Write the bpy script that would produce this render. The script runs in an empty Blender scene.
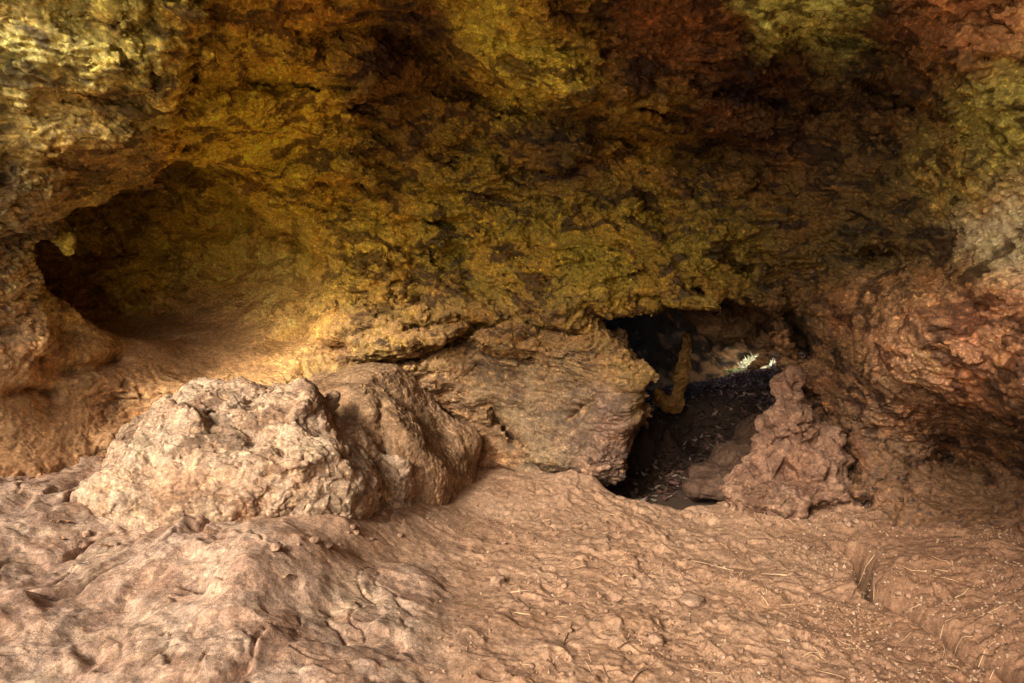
import bpy, math, random
import numpy as np
from concurrent.futures import ThreadPoolExecutor
from mathutils import Vector, Matrix

SC = bpy.context.scene
COL = SC.collection
rad = math.radians
QUAL = 2            # subdivision levels of the sculpted rock

# ------------------------------------------------------------------ camera model
CAM = np.array([0.0, 0.0, 1.5]); PITCH = rad(5.0); F = 683.0
FW = np.array([0, math.cos(PITCH), -math.sin(PITCH)])
UP = np.array([0, math.sin(PITCH), math.cos(PITCH)])

def ray(px, py):
    return FW + np.array([1.0, 0, 0]) * ((px - 512) / F) - UP * ((py - 341.5) / F)
def at_depth(px, py, d):
    return CAM + ray(px, py) * d
def at_z(px, py, z):
    r = ray(px, py); return CAM + r * ((z - CAM[2]) / r[2])
def project(P):
    rel = P - CAM
    d = rel @ FW
    dd = np.maximum(d, 0.25)
    return 512 + F * rel[:, 0] / dd, 341.5 - F * (rel @ UP) / dd, d

# ------------------------------------------------------------------ noise
POOL = ThreadPoolExecutor(8)
def par(fn, P, *a):
    """run fn on chunks of points in threads"""
    n = len(P)
    if n < 60000: return fn(P, *a)
    cuts = list(range(0, n, 60000)) + [n]
    parts = list(POOL.map(lambda ij: fn(P[ij[0]:ij[1]], *a), zip(cuts[:-1], cuts[1:])))
    return np.concatenate(parts)

_rs = np.random.RandomState(7)
_PERM = _rs.permutation(256).astype(np.int32); _PERM = np.concatenate([_PERM, _PERM, _PERM])
_G = _rs.normal(size=(256, 3)).astype(np.float32); _G /= np.linalg.norm(_G, axis=1)[:, None]
_R3 = _rs.rand(256, 3).astype(np.float32)

def _perlin(P):
    P = P.astype(np.float32)
    Pi = np.floor(P).astype(np.int32); f = P - Pi
    Pi &= 255
    u = f * f * f * (f * (f * 6 - 15) + 10)
    out = 0
    for dx in (0, 1):
        hx = _PERM[(Pi[:, 0] + dx) & 255]
        wx = u[:, 0] if dx else 1 - u[:, 0]
        for dy in (0, 1):
            hy = _PERM[(hx + Pi[:, 1] + dy) & 255]
            wy = wx * (u[:, 1] if dy else 1 - u[:, 1])
            for dz in (0, 1):
                h = _PERM[(hy + Pi[:, 2] + dz) & 255]
                g = _G[h]
                d = g[:, 0] * (f[:, 0] - dx) + g[:, 1] * (f[:, 1] - dy) + g[:, 2] * (f[:, 2] - dz)
                out = out + d * wy * (u[:, 2] if dz else 1 - u[:, 2])
    return out * 1.6

def _fbm(P, octv, gain):
    s = 0; a = 1; t = 0
    for i in range(octv):
        s = s + a * _perlin(P * (2.03 ** i) + 17.3 * i); t += a; a *= gain
    return s / t
def fbm(P, scale=1.0, octv=4, gain=0.5, off=0.0):
    return par(lambda Q: _fbm(Q * np.float32(scale) + np.float32(off), octv, gain), P)

def _ridged(P, octv, gain):
    s = 0; a = 1; t = 0; prev = 1
    for i in range(octv):
        n = 1 - np.abs(_perlin(P * (2.1 ** i) + 31.7 * i)); n = n * n
        s = s + a * n * prev; prev = np.clip(n * 1.3, 0, 1); t += a; a *= gain
    return s / t
def ridged(P, scale=1.0, octv=4, gain=0.5, off=0.0):
    return par(lambda Q: _ridged(Q * np.float32(scale) + np.float32(off), octv, gain), P)

def _worley(P):
    """nearest cell distance, second distance, cell id, and a tilted-plane value inside the cell (broken rock faces)"""
    P = P.astype(np.float32)
    Pi = np.floor(P).astype(np.int32); f = P - Pi; Pi &= 255
    f1 = np.full(len(P), 9, np.float32); f2 = f1.copy(); hb = np.zeros(len(P), np.int32); fc = np.zeros(len(P), np.float32)
    for dx in (-1, 0, 1):
        ha = _PERM[(Pi[:, 0] + dx) & 255] + Pi[:, 1]
        for dy in (-1, 0, 1):
            hc = _PERM[(ha + dy) & 255] + Pi[:, 2]
            for dz in (-1, 0, 1):
                h = _PERM[(hc + dz) & 255]
                o = _R3[h]
                ex = o[:, 0] + dx - f[:, 0]; ey = o[:, 1] + dy - f[:, 1]; ez = o[:, 2] + dz - f[:, 2]
                d = ex * ex + ey * ey + ez * ez
                c = d < f1
                f2 = np.where(c, f1, np.minimum(f2, d))
                f1 = np.where(c, d, f1)
                g = _G[h]
                fc = np.where(c, g[:, 0] * ex + g[:, 1] * ey + g[:, 2] * ez, fc); hb = np.where(c, h, hb)
    return np.stack([np.sqrt(f1), np.sqrt(f2), ((hb * 73) & 255) / 255.0, fc], 1)
def worley(P, scale=1.0, off=0.0):
    return par(lambda Q: _worley(Q * np.float32(scale) + np.float32(off)), P)
_IDV = ((np.arange(256) * 73) & 255).astype(np.float32) / 255 - .5
def _facet(P, k, K):
    P = P.astype(np.float32)
    Pi = np.floor(P).astype(np.int32); f = P - Pi; Pi &= 255
    num = np.zeros(len(P), np.float32); den = np.full(len(P), 1e-12, np.float32)
    for dx in (-1, 0, 1):
        ha = _PERM[(Pi[:, 0] + dx) & 255] + Pi[:, 1]
        for dy in (-1, 0, 1):
            hc = _PERM[(ha + dy) & 255] + Pi[:, 2]
            for dz in (-1, 0, 1):
                h = _PERM[(hc + dz) & 255]
                e = _R3[h] + np.array([dx, dy, dz], np.float32) - f
                w = np.exp(-K * np.einsum('ij,ij->i', e, e))
                num += w * (np.einsum('ij,ij->i', _G[h], e) + k * _IDV[h]); den += w
    return num / den
def facets(P, scale, off=0.0, k=.55, K=24.0):
    """broken rock faces: a tilted plane per cell, meeting in short steep edges"""
    return par(lambda Q: _facet(Q * np.float32(scale) + np.float32(off), k, K), P)
def cracks(P, scale, width, off=0.0):
    """sparse thin curved fissures: 1 in the fissure, 0 elsewhere"""
    n = fbm(P, scale, 3, .45, off); m = fbm(P, scale * .7, 2, .5, off + 50)
    return np.exp(-(n / width) ** 2) * sstep(-.02, .22, m)

def warp(P, scale, amp, off=0.0):
    return P + np.stack([fbm(P, scale, 3, .5, off + 11), fbm(P, scale, 3, .5, off + 47), fbm(P, scale, 3, .5, off + 83)], 1) * amp

def sstep(a, b, x):
    t = np.clip((x - a) / (b - a), 0, 1); return t * t * (3 - 2 * t)
def smax(a, b, k):
    h = np.clip(0.5 + 0.5 * (a - b) / k, 0, 1); return b + (a - b) * h + k * h * (1 - h)

# ------------------------------------------------------------------ small interpolators
def rbf_fit(X, v, lam=1e-3):
    X = np.array(X, float); v = np.array(v, float)
    D = np.linalg.norm(X[:, None] - X[None], axis=2)
    n, k = X.shape
    A = np.zeros((n + k + 1, n + k + 1)); A[:n, :n] = D + np.eye(n) * -lam
    A[:n, n] = 1; A[:n, n + 1:] = X; A[n, :n] = 1; A[n + 1:, :n] = X.T
    w = np.linalg.lstsq(A, np.concatenate([v, np.zeros(k + 1)]), rcond=None)[0]
    def ev(Q):
        out = w[n] + Q @ w[n + 1:]
        for i in range(n):
            out = out + w[i] * np.linalg.norm(Q - X[i], axis=1)
        return out
    return ev

def seg_dist(x, y, pts):
    """distance and signed side to a polyline, in pixels; also the running parameter 0..1"""
    best = np.full(len(x), 1e9); side = np.zeros(len(x)); par_ = np.zeros(len(x))
    L = 0; lens = [math.dist(a, b) for a, b in zip(pts[:-1], pts[1:])]; tot = sum(lens)
    for (a, b), l in zip(zip(pts[:-1], pts[1:]), lens):
        ax, ay = a; bx, by = b
        ux, uy = (bx - ax) / l, (by - ay) / l
        t = np.clip((x - ax) * ux + (y - ay) * uy, 0, l)
        dx, dy = x - ax - t * ux, y - ay - t * uy
        d = np.hypot(dx, dy); c = d < best
        best = np.where(c, d, best); side = np.where(c, np.sign(ux * (y - ay) - uy * (x - ax)), side)
        par_ = np.where(c, (L + t) / tot, par_); L += l
    return best, side, par_

def poly_sd(x, y, pts):
    """signed distance to polygon, positive inside"""
    n = len(pts); best = np.full(x.shape, 1e9); ins = np.zeros(x.shape, bool)
    for i in range(n):
        ax, ay = pts[i]; bx, by = pts[(i + 1) % n]
        l = math.dist(pts[i], pts[(i + 1) % n]); ux, uy = (bx - ax) / l, (by - ay) / l
        t = np.clip((x - ax) * ux + (y - ay) * uy, 0, l)
        best = np.minimum(best, np.hypot(x - ax - t * ux, y - ay - t * uy))
        if ay != by:
            c = ((ay > y) != (by > y)) & (x < (bx - ax) * (y - ay) / (by - ay) + ax)
            ins ^= c
    return np.where(ins, best, -best)

# ------------------------------------------------------------------ mesh helpers
def mesh_from(name, V, Fq):
    me = bpy.data.meshes.new(name)
    Fq = np.asarray(Fq, np.int32); k = Fq.shape[1]
    me.vertices.add(len(V)); me.vertices.foreach_set('co', np.asarray(V, np.float32).ravel())
    me.loops.add(Fq.size); me.loops.foreach_set('vertex_index', Fq.ravel())
    me.polygons.add(len(Fq)); me.polygons.foreach_set('loop_start', np.arange(0, Fq.size, k, dtype=np.int32))
    me.update(calc_edges=True)
    me.polygons.foreach_set('use_smooth', np.ones(len(Fq), bool))
    return me
def get_v(me):
    a = np.empty(len(me.vertices) * 3, np.float32); me.vertices.foreach_get('co', a); return a.reshape(-1, 3)
def set_v(me, V):
    me.vertices.foreach_set('co', np.asarray(V, np.float32).ravel()); me.update()
def get_f(me):
    a = np.empty(len(me.loops), np.int32); me.loops.foreach_get('vertex_index', a); return a.reshape(len(me.polygons), -1)
def get_n(me):
    a = np.empty(len(me.vertices) * 3, np.float32); me.vertex_normals.foreach_get('vector', a); return a.reshape(-1, 3)
def attr_color(me, name, C):
    at = me.attributes.new(name, 'FLOAT_COLOR', 'POINT')
    at.data.foreach_set('color', np.concatenate([C, np.ones((len(C), 1))], 1).astype(np.float32).ravel())
def attr_float(me, name, v):
    at = me.attributes.new(name, 'FLOAT', 'POINT'); at.data.foreach_set('value', np.asarray(v, np.float32))
def link(name, me, mat=None, parent=None):
    o = bpy.data.objects.new(name, me); COL.objects.link(o)
    if mat: me.materials.append(mat)
    if parent: o.parent = parent
    return o
def tag(o, label=None, cat=None, group=None, kind=None):
    if label: o['label'] = label
    if cat: o['category'] = cat
    if group: o['group'] = group
    if kind: o['kind'] = kind
    return o
def subsurf(me, levels, simple=False):
    o = bpy.data.objects.new('tmp', me); COL.objects.link(o)
    m = o.modifiers.new('s', 'SUBSURF'); m.levels = levels; m.render_levels = levels
    m.subdivision_type = 'SIMPLE' if simple else 'CATMULL_CLARK'
    dg = bpy.context.evaluated_depsgraph_get()
    out = bpy.data.meshes.new_from_object(o.evaluated_get(dg))
    bpy.data.objects.remove(o); bpy.data.meshes.remove(me)
    return out

def surface_nets(f, origin, h):
    """quads on the zero level of f; f > 0 is the void, normals look into the void"""
    nx, ny, nz = f.shape
    s = f > 0
    c = s[:-1, :-1, :-1].astype(np.int8)
    for i, j, k in [(1,0,0),(0,1,0),(0,0,1),(1,1,0),(1,0,1),(0,1,1),(1,1,1)]:
        c += s[i:nx-1+i, j:ny-1+j, k:nz-1+k]
    act = (c > 0) & (c < 8)
    idx = np.full(act.shape, -1, np.int64); I = np.argwhere(act); idx[act] = np.arange(len(I))
    corners = [(0,0,0),(1,0,0),(0,1,0),(1,1,0),(0,0,1),(1,0,1),(0,1,1),(1,1,1)]
    val = [f[I[:,0]+a, I[:,1]+b, I[:,2]+c_] for a, b, c_ in corners]
    S = np.zeros((len(I), 3)); N = np.zeros(len(I))
    edges = [(0,1),(2,3),(4,5),(6,7),(0,2),(1,3),(4,6),(5,7),(0,4),(1,5),(2,6),(3,7)]
    for a, b in edges:
        va, vb = val[a], val[b]; m = (va > 0) != (vb > 0)
        t = np.where(m, va / np.where(m, va - vb, 1), 0)
        ca, cb = np.array(corners[a]), np.array(corners[b])
        S += np.where(m[:, None], ca + t[:, None] * (cb - ca), 0); N += m
    V = (I + S / N[:, None]) * h + origin
    quads = []
    for ax in range(3):
        o1, o2 = [(1, 2), (2, 0), (0, 1)][ax]
        sl0 = [slice(None)] * 3; sl1 = [slice(None)] * 3
        sl0[ax] = slice(0, -1); sl1[ax] = slice(1, None)
        a = s[tuple(sl0)]; b = s[tuple(sl1)]
        E = np.argwhere(a != b)
        E = E[(E[:, o1] > 0) & (E[:, o2] > 0) & (E[:, o1] < act.shape[o1]) & (E[:, o2] < act.shape[o2])]
        inside = a[E[:, 0], E[:, 1], E[:, 2]]
        d1 = np.zeros(3, int); d1[o1] = 1; d2 = np.zeros(3, int); d2[o2] = 1
        g = lambda X: idx[X[:, 0], X[:, 1], X[:, 2]]
        q = np.stack([g(E - d1 - d2), g(E - d2), g(E), g(E - d1)], 1)
        q[inside] = q[inside][:, ::-1]
        quads.append(q)
    Q = np.concatenate(quads); Q = Q[(Q >= 0).all(1)]
    return V, Q

def taubin(V, Q, it=2):
    """light smoothing of the raw net"""
    E = np.concatenate([Q[:, [0, 1]], Q[:, [1, 2]], Q[:, [2, 3]], Q[:, [3, 0]]])
    deg = np.bincount(E.ravel(), minlength=len(V))
    for i in range(it):
        S = np.zeros_like(V)
        for a in range(3):
            S[:, a] = np.bincount(E[:, 0], V[E[:, 1], a], len(V)) + np.bincount(E[:, 1], V[E[:, 0], a], len(V))
        V = V + 0.5 * (S / np.maximum(deg, 1)[:, None] - V)
    return V

# ------------------------------------------------------------------ materials
def nt_new(name):
    m = bpy.data.materials.new(name); m.use_nodes = True
    nt = m.node_tree; nt.nodes.clear(); return m, nt
class N:
    def __init__(s, nt): s.nt = nt
    def __call__(s, t, **kw):
        n = s.nt.nodes.new(t)
        ins = kw.pop('i', {})
        for k, v in kw.items(): setattr(n, k, v)
        for k, v in ins.items():
            if hasattr(v, 'node'): s.nt.links.new(v, n.inputs[k])
            else: n.inputs[k].default_value = v
        return n
    def noise(s, vec, scale, detail=6, rough=.55, dist=0, typ='FBM', dim='3D'):
        n = s('ShaderNodeTexNoise', noise_type=typ, noise_dimensions=dim, i={'Vector': vec, 'Scale': scale, 'Detail': detail, 'Roughness': rough, 'Distortion': dist})
        return n.outputs[0]
    def ramp(s, x, a, b):
        n = s('ShaderNodeMapRange', interpolation_type='SMOOTHSTEP', i={0: x, 1: a, 2: b, 3: 0.0, 4: 1.0}); return n.outputs[0]
    def math(s, op, a, b=0.0, c=0.0, clamp=False):
        return s('ShaderNodeMath', operation=op, use_clamp=clamp, i={0: a, 1: b, 2: c}).outputs[0]
    def mix(s, f, a, b, mode='MIX'):
        n = s('ShaderNodeMix', data_type='RGBA', blend_type=mode)
        for k, v in ((0, f), (6, a), (7, b)):
            if hasattr(v, 'node'): s.nt.links.new(v, n.inputs[k])
            else: n.inputs[k].default_value = v if k == 0 else (*v, 1) if len(v) == 3 else v
        return n.outputs[2]

def rock_material(name, bump=1.0, spec=.25, rough=.8, scale=1.0):
    m, nt = nt_new(name); n = N(nt)
    P = n('ShaderNodeNewGeometry').outputs['Position']
    tint = n('ShaderNodeAttribute', attribute_name='tint').outputs['Color']
    dust = n('ShaderNodeAttribute', attribute_name='dust').outputs['Fac']
    fine = n.noise(P, 75 * scale, 5, .75)
    c = n.mix(n.ramp(fine, .32, .70), n.mix(1.0, tint, (.66, .64, .62), 'MULTIPLY'), n.mix(1.0, tint, (1.30, 1.28, 1.24), 'MULTIPLY'))
    mid = n.noise(P, 24 * scale, 8, .70)
    h2 = n.math('MULTIPLY_ADD', mid, .045, n.math('MULTIPLY', fine, .012))
    bstr = n.math('MULTIPLY', n.math('SUBTRACT', 1.0, n.math('MULTIPLY', dust, .70)), bump)
    b = n('ShaderNodeBump', i={'Height': h2, 'Strength': bstr, 'Distance': 1.0})
    ro = n('ShaderNodeMapRange', i={0: fine, 1: .3, 2: .7, 3: rough - .15, 4: min(1, rough + .15)}).outputs[0]
    bs = n('ShaderNodeBsdfPrincipled', i={'Base Color': c, 'Roughness': ro, 'Specular IOR Level': spec, 'Normal': b.outputs[0]})
    nt.links.new(bs.outputs[0], n('ShaderNodeOutputMaterial').inputs[0])
    return m
def mineral(P, tint, plain, seed=0.0, amt=1.0):
    """stains and mineral patches of the stone itself, plain = 1 where mud covers them"""
    nd = (1 - .85 * plain) * amt
    W = warp(P, 2.2, .22, seed)
    big = fbm(W, 3.0, 5, .6, seed + 1); mid = fbm(W * np.array([.6, 1, 1.5]), 5.5, 5, .6, seed + 2); fi = fbm(P, 28, 4, .7, seed + 3); pa = fbm(W, 14, 5, .72, seed + 4)
    def mx(t, f, mul): return t * (1 - f[:, None] + f[:, None] * np.array(mul))
    t = mx(tint, sstep(.05, .20, big) * .4 * nd, (1.08, .76, .48))          # rust
    t = mx(t, sstep(.08, .24, -big) * .35 * nd, (.66, .80, .56))           # olive
    t = mx(t, sstep(.04, .15, mid) * .88 * nd, (.20, .155, .12))           # black brown crust
    t = mx(t, sstep(.12, .24, pa) * .6 * (1 - .6 * plain) * amt, (2.2, 2.1, 1.9))   # pale scale
    L = W * np.array([.5, .9, 1.6]); L[:, 2] += .5 * W[:, 0]
    vn = np.exp(-(fbm(L, 6, 3, .5, seed + 21) / .022) ** 2) * sstep(-.05, .15, fbm(P, 3, 2, .5, seed + 31)); t = mx(t, vn * .85 * nd, (.16, .13, .11))    # dark veins
    vp = np.exp(-(fbm(L, 8, 3, .5, seed + 61) / .016) ** 2) * sstep(.05, .2, fbm(P, 3, 2, .5, seed + 71)); t = mx(t, vp * .5 * nd, (2.0, 1.9, 1.7))
    sp = fbm(P, 60, 2, .6, seed + 9); t = mx(t, sstep(.32, .38, sp) * .8 * nd, (2.4, 2.3, 2.0))
    t = mx(t, sstep(-.05, .25, fi), (1.18, 1.17, 1.13)); t = mx(t, sstep(.05, -.25, fi), (.76, .74, .72))
    return np.clip(t, .004, .85)

def plain_material(name, col, rough=.8, var=.35, scale=30, bump=.2):
    m, nt = nt_new(name); n = N(nt)
    P = n('ShaderNodeNewGeometry').outputs['Position']
    rnd = n('ShaderNodeObjectInfo').outputs['Random']
    f = n.noise(P, scale, 5, .6)
    c = n.mix(n.ramp(f, .35, .65), tuple(x * (1 - var) for x in col), tuple(min(1, x * (1 + var)) for x in col))
    c = n.mix(n.math('MULTIPLY', rnd, .5), c, n.mix(1.0, c, (.6, .55, .5), 'MULTIPLY'))
    b = n('ShaderNodeBump', i={'Height': n.noise(P, scale * 4, 4, .6), 'Strength': bump, 'Distance': .01})
    bs = n('ShaderNodeBsdfPrincipled', i={'Base Color': c, 'Roughness': rough, 'Specular IOR Level': .25, 'Normal': b.outputs[0]})
    nt.links.new(bs.outputs[0], n('ShaderNodeOutputMaterial').inputs[0])
    return m

M_ROCK = rock_material('cave_rock_surface', .42, .35, .66)
M_STONE = rock_material('dusty_boulder_stone', .45, .2, .85)
M_DIRT = rock_material('trampled_dirt', .5, .12, .9, 1.3)

# ------------------------------------------------------------------ colour zones (rock colours by place on the cave wall, shade and light painted into some)
# px, py, radius, colour
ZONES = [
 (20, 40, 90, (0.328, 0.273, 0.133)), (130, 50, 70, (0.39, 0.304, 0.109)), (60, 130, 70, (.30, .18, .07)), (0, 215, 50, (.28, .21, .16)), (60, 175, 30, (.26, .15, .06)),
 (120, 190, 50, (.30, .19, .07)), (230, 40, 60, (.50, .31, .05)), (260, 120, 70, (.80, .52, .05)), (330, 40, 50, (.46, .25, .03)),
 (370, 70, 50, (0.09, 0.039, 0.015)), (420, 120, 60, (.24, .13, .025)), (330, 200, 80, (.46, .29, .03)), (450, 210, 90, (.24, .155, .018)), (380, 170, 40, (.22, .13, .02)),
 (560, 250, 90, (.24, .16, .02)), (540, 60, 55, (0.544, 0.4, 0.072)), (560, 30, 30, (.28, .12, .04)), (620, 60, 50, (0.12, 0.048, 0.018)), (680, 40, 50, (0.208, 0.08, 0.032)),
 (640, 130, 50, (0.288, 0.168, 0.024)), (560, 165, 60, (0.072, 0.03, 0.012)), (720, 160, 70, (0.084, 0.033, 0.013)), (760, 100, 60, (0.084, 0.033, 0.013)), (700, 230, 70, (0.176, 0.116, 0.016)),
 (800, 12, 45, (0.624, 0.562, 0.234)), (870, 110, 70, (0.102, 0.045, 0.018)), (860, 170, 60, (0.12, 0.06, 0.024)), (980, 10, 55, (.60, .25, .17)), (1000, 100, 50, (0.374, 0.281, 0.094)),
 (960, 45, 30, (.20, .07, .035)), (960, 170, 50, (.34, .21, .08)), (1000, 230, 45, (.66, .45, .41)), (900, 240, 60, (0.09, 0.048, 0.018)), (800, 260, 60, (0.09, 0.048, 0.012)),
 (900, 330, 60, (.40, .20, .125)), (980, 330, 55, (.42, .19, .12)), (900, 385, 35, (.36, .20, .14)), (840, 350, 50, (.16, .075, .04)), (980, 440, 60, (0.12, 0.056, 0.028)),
 (880, 470, 60, (.13, .06, .035)), (990, 520, 60, (0.104, 0.048, 0.028)), (850, 420, 50, (0.078, 0.039, 0.021)), (800, 330, 40, (0.078, 0.042, 0.018)),  # shade of the undercut and recess painted into these
 (110, 270, 60, (.66, .48, .09)), (230, 230, 60, (.85, .58, .12)), (270, 290, 60, (.85, .56, .22)), (200, 330, 70, (.50, .31, .16)), (350, 270, 60, (.50, .31, .06)),  # alcove colours raised in place of light reaching it
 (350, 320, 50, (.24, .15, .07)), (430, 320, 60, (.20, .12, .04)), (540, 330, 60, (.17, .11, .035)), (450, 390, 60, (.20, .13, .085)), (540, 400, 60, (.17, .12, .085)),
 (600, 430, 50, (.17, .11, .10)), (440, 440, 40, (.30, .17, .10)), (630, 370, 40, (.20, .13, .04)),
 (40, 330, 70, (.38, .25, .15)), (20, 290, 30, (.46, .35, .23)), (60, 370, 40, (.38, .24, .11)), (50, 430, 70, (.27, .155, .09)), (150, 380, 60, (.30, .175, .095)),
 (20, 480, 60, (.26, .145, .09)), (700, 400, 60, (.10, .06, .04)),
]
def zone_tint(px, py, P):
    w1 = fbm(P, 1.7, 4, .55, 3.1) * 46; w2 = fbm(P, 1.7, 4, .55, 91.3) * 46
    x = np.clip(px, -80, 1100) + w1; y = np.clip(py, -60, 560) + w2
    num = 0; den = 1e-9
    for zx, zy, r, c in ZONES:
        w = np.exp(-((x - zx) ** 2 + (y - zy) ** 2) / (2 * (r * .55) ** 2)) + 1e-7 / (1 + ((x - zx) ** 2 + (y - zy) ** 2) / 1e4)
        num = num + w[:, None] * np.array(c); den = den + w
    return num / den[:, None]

# ------------------------------------------------------------------ the chamber: radial distance of the rock from the eye point
CH = [  # px, py, depth
 (0, 0, 3.0), (100, 0, 3.1), (200, 0, 3.3), (320, 0, 3.5), (420, 0, 3.7), (512, 0, 3.55), (600, 0, 3.6), (700, 0, 3.6), (800, 0, 3.3), (900, 0, 3.0), (1023, 0, 2.6),
 (0, 60, 3.2), (70, 60, 3.25), (140, 70, 3.45), (70, 90, 3.4), (40, 120, 3.4), (120, 130, 3.6), (180, 120, 4.0), (250, 60, 4.0), (250, 120, 4.3), (330, 90, 4.2), (430, 90, 4.6),
 (530, 60, 4.0), (580, 100, 4.15), (620, 60, 4.0), (400, 140, 4.8), (500, 150, 4.9), (620, 150, 4.7), (720, 80, 4.1), (720, 150, 4.6), (820, 60, 4.1), (820, 130, 4.3),
 (900, 60, 3.6), (900, 130, 4.0), (970, 60, 3.0), (1023, 120, 2.9), (960, 140, 3.5),
 (0, 190, 3.5), (60, 200, 3.8), (120, 175, 4.0), (180, 158, 4.35), (230, 165, 4.8), (0, 250, 3.75), (30, 260, 3.9),
 (250, 190, 5.0), (330, 200, 5.1), (430, 220, 5.2), (530, 230, 5.1), (620, 230, 4.95), (720, 230, 4.75), (800, 220, 4.6), (880, 210, 4.3), (950, 210, 3.7), (1023, 210, 3.1),
 (190, 240, 5.7), (220, 275, 5.85), (250, 230, 5.6), (290, 255, 5.5), (320, 240, 5.3), (350, 280, 5.2), (450, 300, 5.1), (540, 300, 5.0), (620, 300, 4.85), (700, 290, 4.75), (800, 300, 4.85), (860, 310, 4.3), (905, 265, 4.25),
 (930, 300, 3.55), (1000, 270, 3.15), (1023, 320, 3.05), (960, 360, 3.35), (900, 360, 3.65), (865, 380, 4.3), (825, 360, 4.95), (830, 430, 4.95), (880, 435, 4.55), (950, 440, 4.45), (1023, 400, 3.05),
 (1023, 475, 4.1), (960, 490, 4.3), (900, 480, 4.25), (850, 490, 4.3), (1000, 540, 3.5), (940, 530, 3.8), (1050, 600, 3.1), (1100, 400, 2.9),
 (180, 320, 5.4), (260, 320, 5.3), (330, 330, 5.15), (150, 345, 4.85), (250, 350, 5.0), (60, 320, 4.3), (0, 300, 3.85), (40, 350, 4.05), (0, 350, 3.9), (90, 375, 4.3), (50, 400, 4.15),
 (0, 420, 3.8), (120, 410, 4.45), (200, 400, 4.6), (280, 390, 4.85), (60, 440, 4.0), (0, 480, 3.55), (90, 480, 3.95), (0, 540, 3.3), (60, 560, 3.4), (150, 500, 4.2), (250, 450, 4.6),
 (350, 360, 5.05), (430, 350, 5.05), (420, 380, 5.1), (500, 345, 5.0), (500, 380, 5.05), (590, 340, 4.9), (600, 380, 4.72), (640, 380, 4.62), (610, 420, 4.72), (450, 430, 5.25), (520, 430, 5.05), (570, 430, 4.88),
 (600, 460, 4.9), (520, 465, 5.2), (440, 465, 5.4), (350, 430, 5.1), (700, 400, 5.0), (700, 480, 5.1), (780, 400, 4.9), (780, 480, 4.9), (500, 520, 5.5), (700, 540, 5.5), (400, 540, 5.3), (850, 560, 4.6),
]
ctrl = [at_depth(*c) - CAM for c in CH]
# the unseen part of the chamber, rear right rock and roof shaped to shade: (azimuth from +y to the right, elevation, distance)
for az, el, r in [(-50, 25, 4.4), (-50, 5, 4.8), (-50, -15, 4.6), (-50, -30, 3.7), (-41, -12, 4.5), (-41, -22, 3.9), (-62, 0, 3.9), (-62, 25, 3.6), (-62, -25, 3.6), (-85, 0, 4.2), (-85, 30, 3.7), (-85, -25, 4.0),
                  (45, 25, 2.9), (45, 0, 3.1), (45, -20, 3.3), (45, -35, 3.0), (62, 0, 2.7), (62, 25, 2.6), (62, -25, 3.0), (85, 0, 2.6), (85, 30, 2.5), (85, -25, 2.9),
                  (0, 30, 3.2), (-25, 32, 3.05), (25, 32, 2.8), (0, 42, 2.7), (-35, 45, 2.7), (35, 45, 2.4), (0, 60, 2.2), (-50, 60, 2.2), (50, 60, 2.0), (0, 80, 1.9),
                  (110, 0, 2.0), (140, 0, 1.3), (170, 0, .8), (-176, 0, .9), (-150, 0, 3.0), (-120, 0, 4.5), (110, 35, 2.1), (140, 35, 1.5), (162, 35, 1.3), (140, -35, 1.8), (-120, 40, 3.6), (180, 40, 2), (180, 75, 2), (0, -45, 5.0), (-40, -50, 5), (40, -50, 4.6), (90, -60, 4.5), (-90, -60, 4.5), (180, -50, 5), (0, -80, 4.5)]:
    a, e = rad(az), rad(el)
    ctrl.append(np.array([math.sin(a) * math.cos(e), math.cos(a) * math.cos(e), math.sin(e)]) * r)
ctrl = np.array(ctrl); rr = np.linalg.norm(ctrl, axis=1)
R_fit = rbf_fit(ctrl / rr[:, None], np.log(rr), 2e-3)
NA, NE = 540, 270
azg = np.linspace(-math.pi, math.pi, NA); elg = np.linspace(-math.pi / 2, math.pi / 2, NE)
A_, E_ = np.meshgrid(azg, elg, indexing='ij')
Dg = np.stack([np.sin(A_) * np.cos(E_), np.cos(A_) * np.cos(E_), np.sin(E_)], 2).reshape(-1, 3)
RT = np.exp(par(R_fit, Dg)).reshape(NA, NE).astype(np.float32)
def R_of(rel, r):
    az = np.arctan2(rel[:, 0], rel[:, 1]); el = np.arcsin(np.clip(rel[:, 2] / np.maximum(r, 1e-4), -1, 1))
    u = (az + math.pi) / (2 * math.pi) * (NA - 1); v = (el + math.pi / 2) / math.pi * (NE - 1)
    i = np.clip(u.astype(int), 0, NA - 2); j = np.clip(v.astype(int), 0, NE - 2); fu = u - i; fv = v - j
    return RT[i, j] * (1-fu) * (1-fv) + RT[i+1, j] * fu * (1-fv) + RT[i, j+1] * (1-fu) * fv + RT[i+1, j+1] * fu * fv

TUN_POLY = [(594, 318), (616, 302), (650, 292), (690, 283), (734, 281), (760, 298), (790, 320), (804, 345), (812, 372), (824, 388), (828, 440), (800, 540), (700, 560), (600, 540), (592, 490),
            (612, 476), (627, 448), (636, 420), (640, 392), (636, 368), (620, 345), (600, 334)]
ALC_POLY = [(30, 248), (32, 284), (58, 306), (98, 324), (150, 332), (220, 326), (262, 290), (250, 225), (215, 178), (190, 168), (160, 174), (130, 186), (84, 198), (46, 222)]

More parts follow.
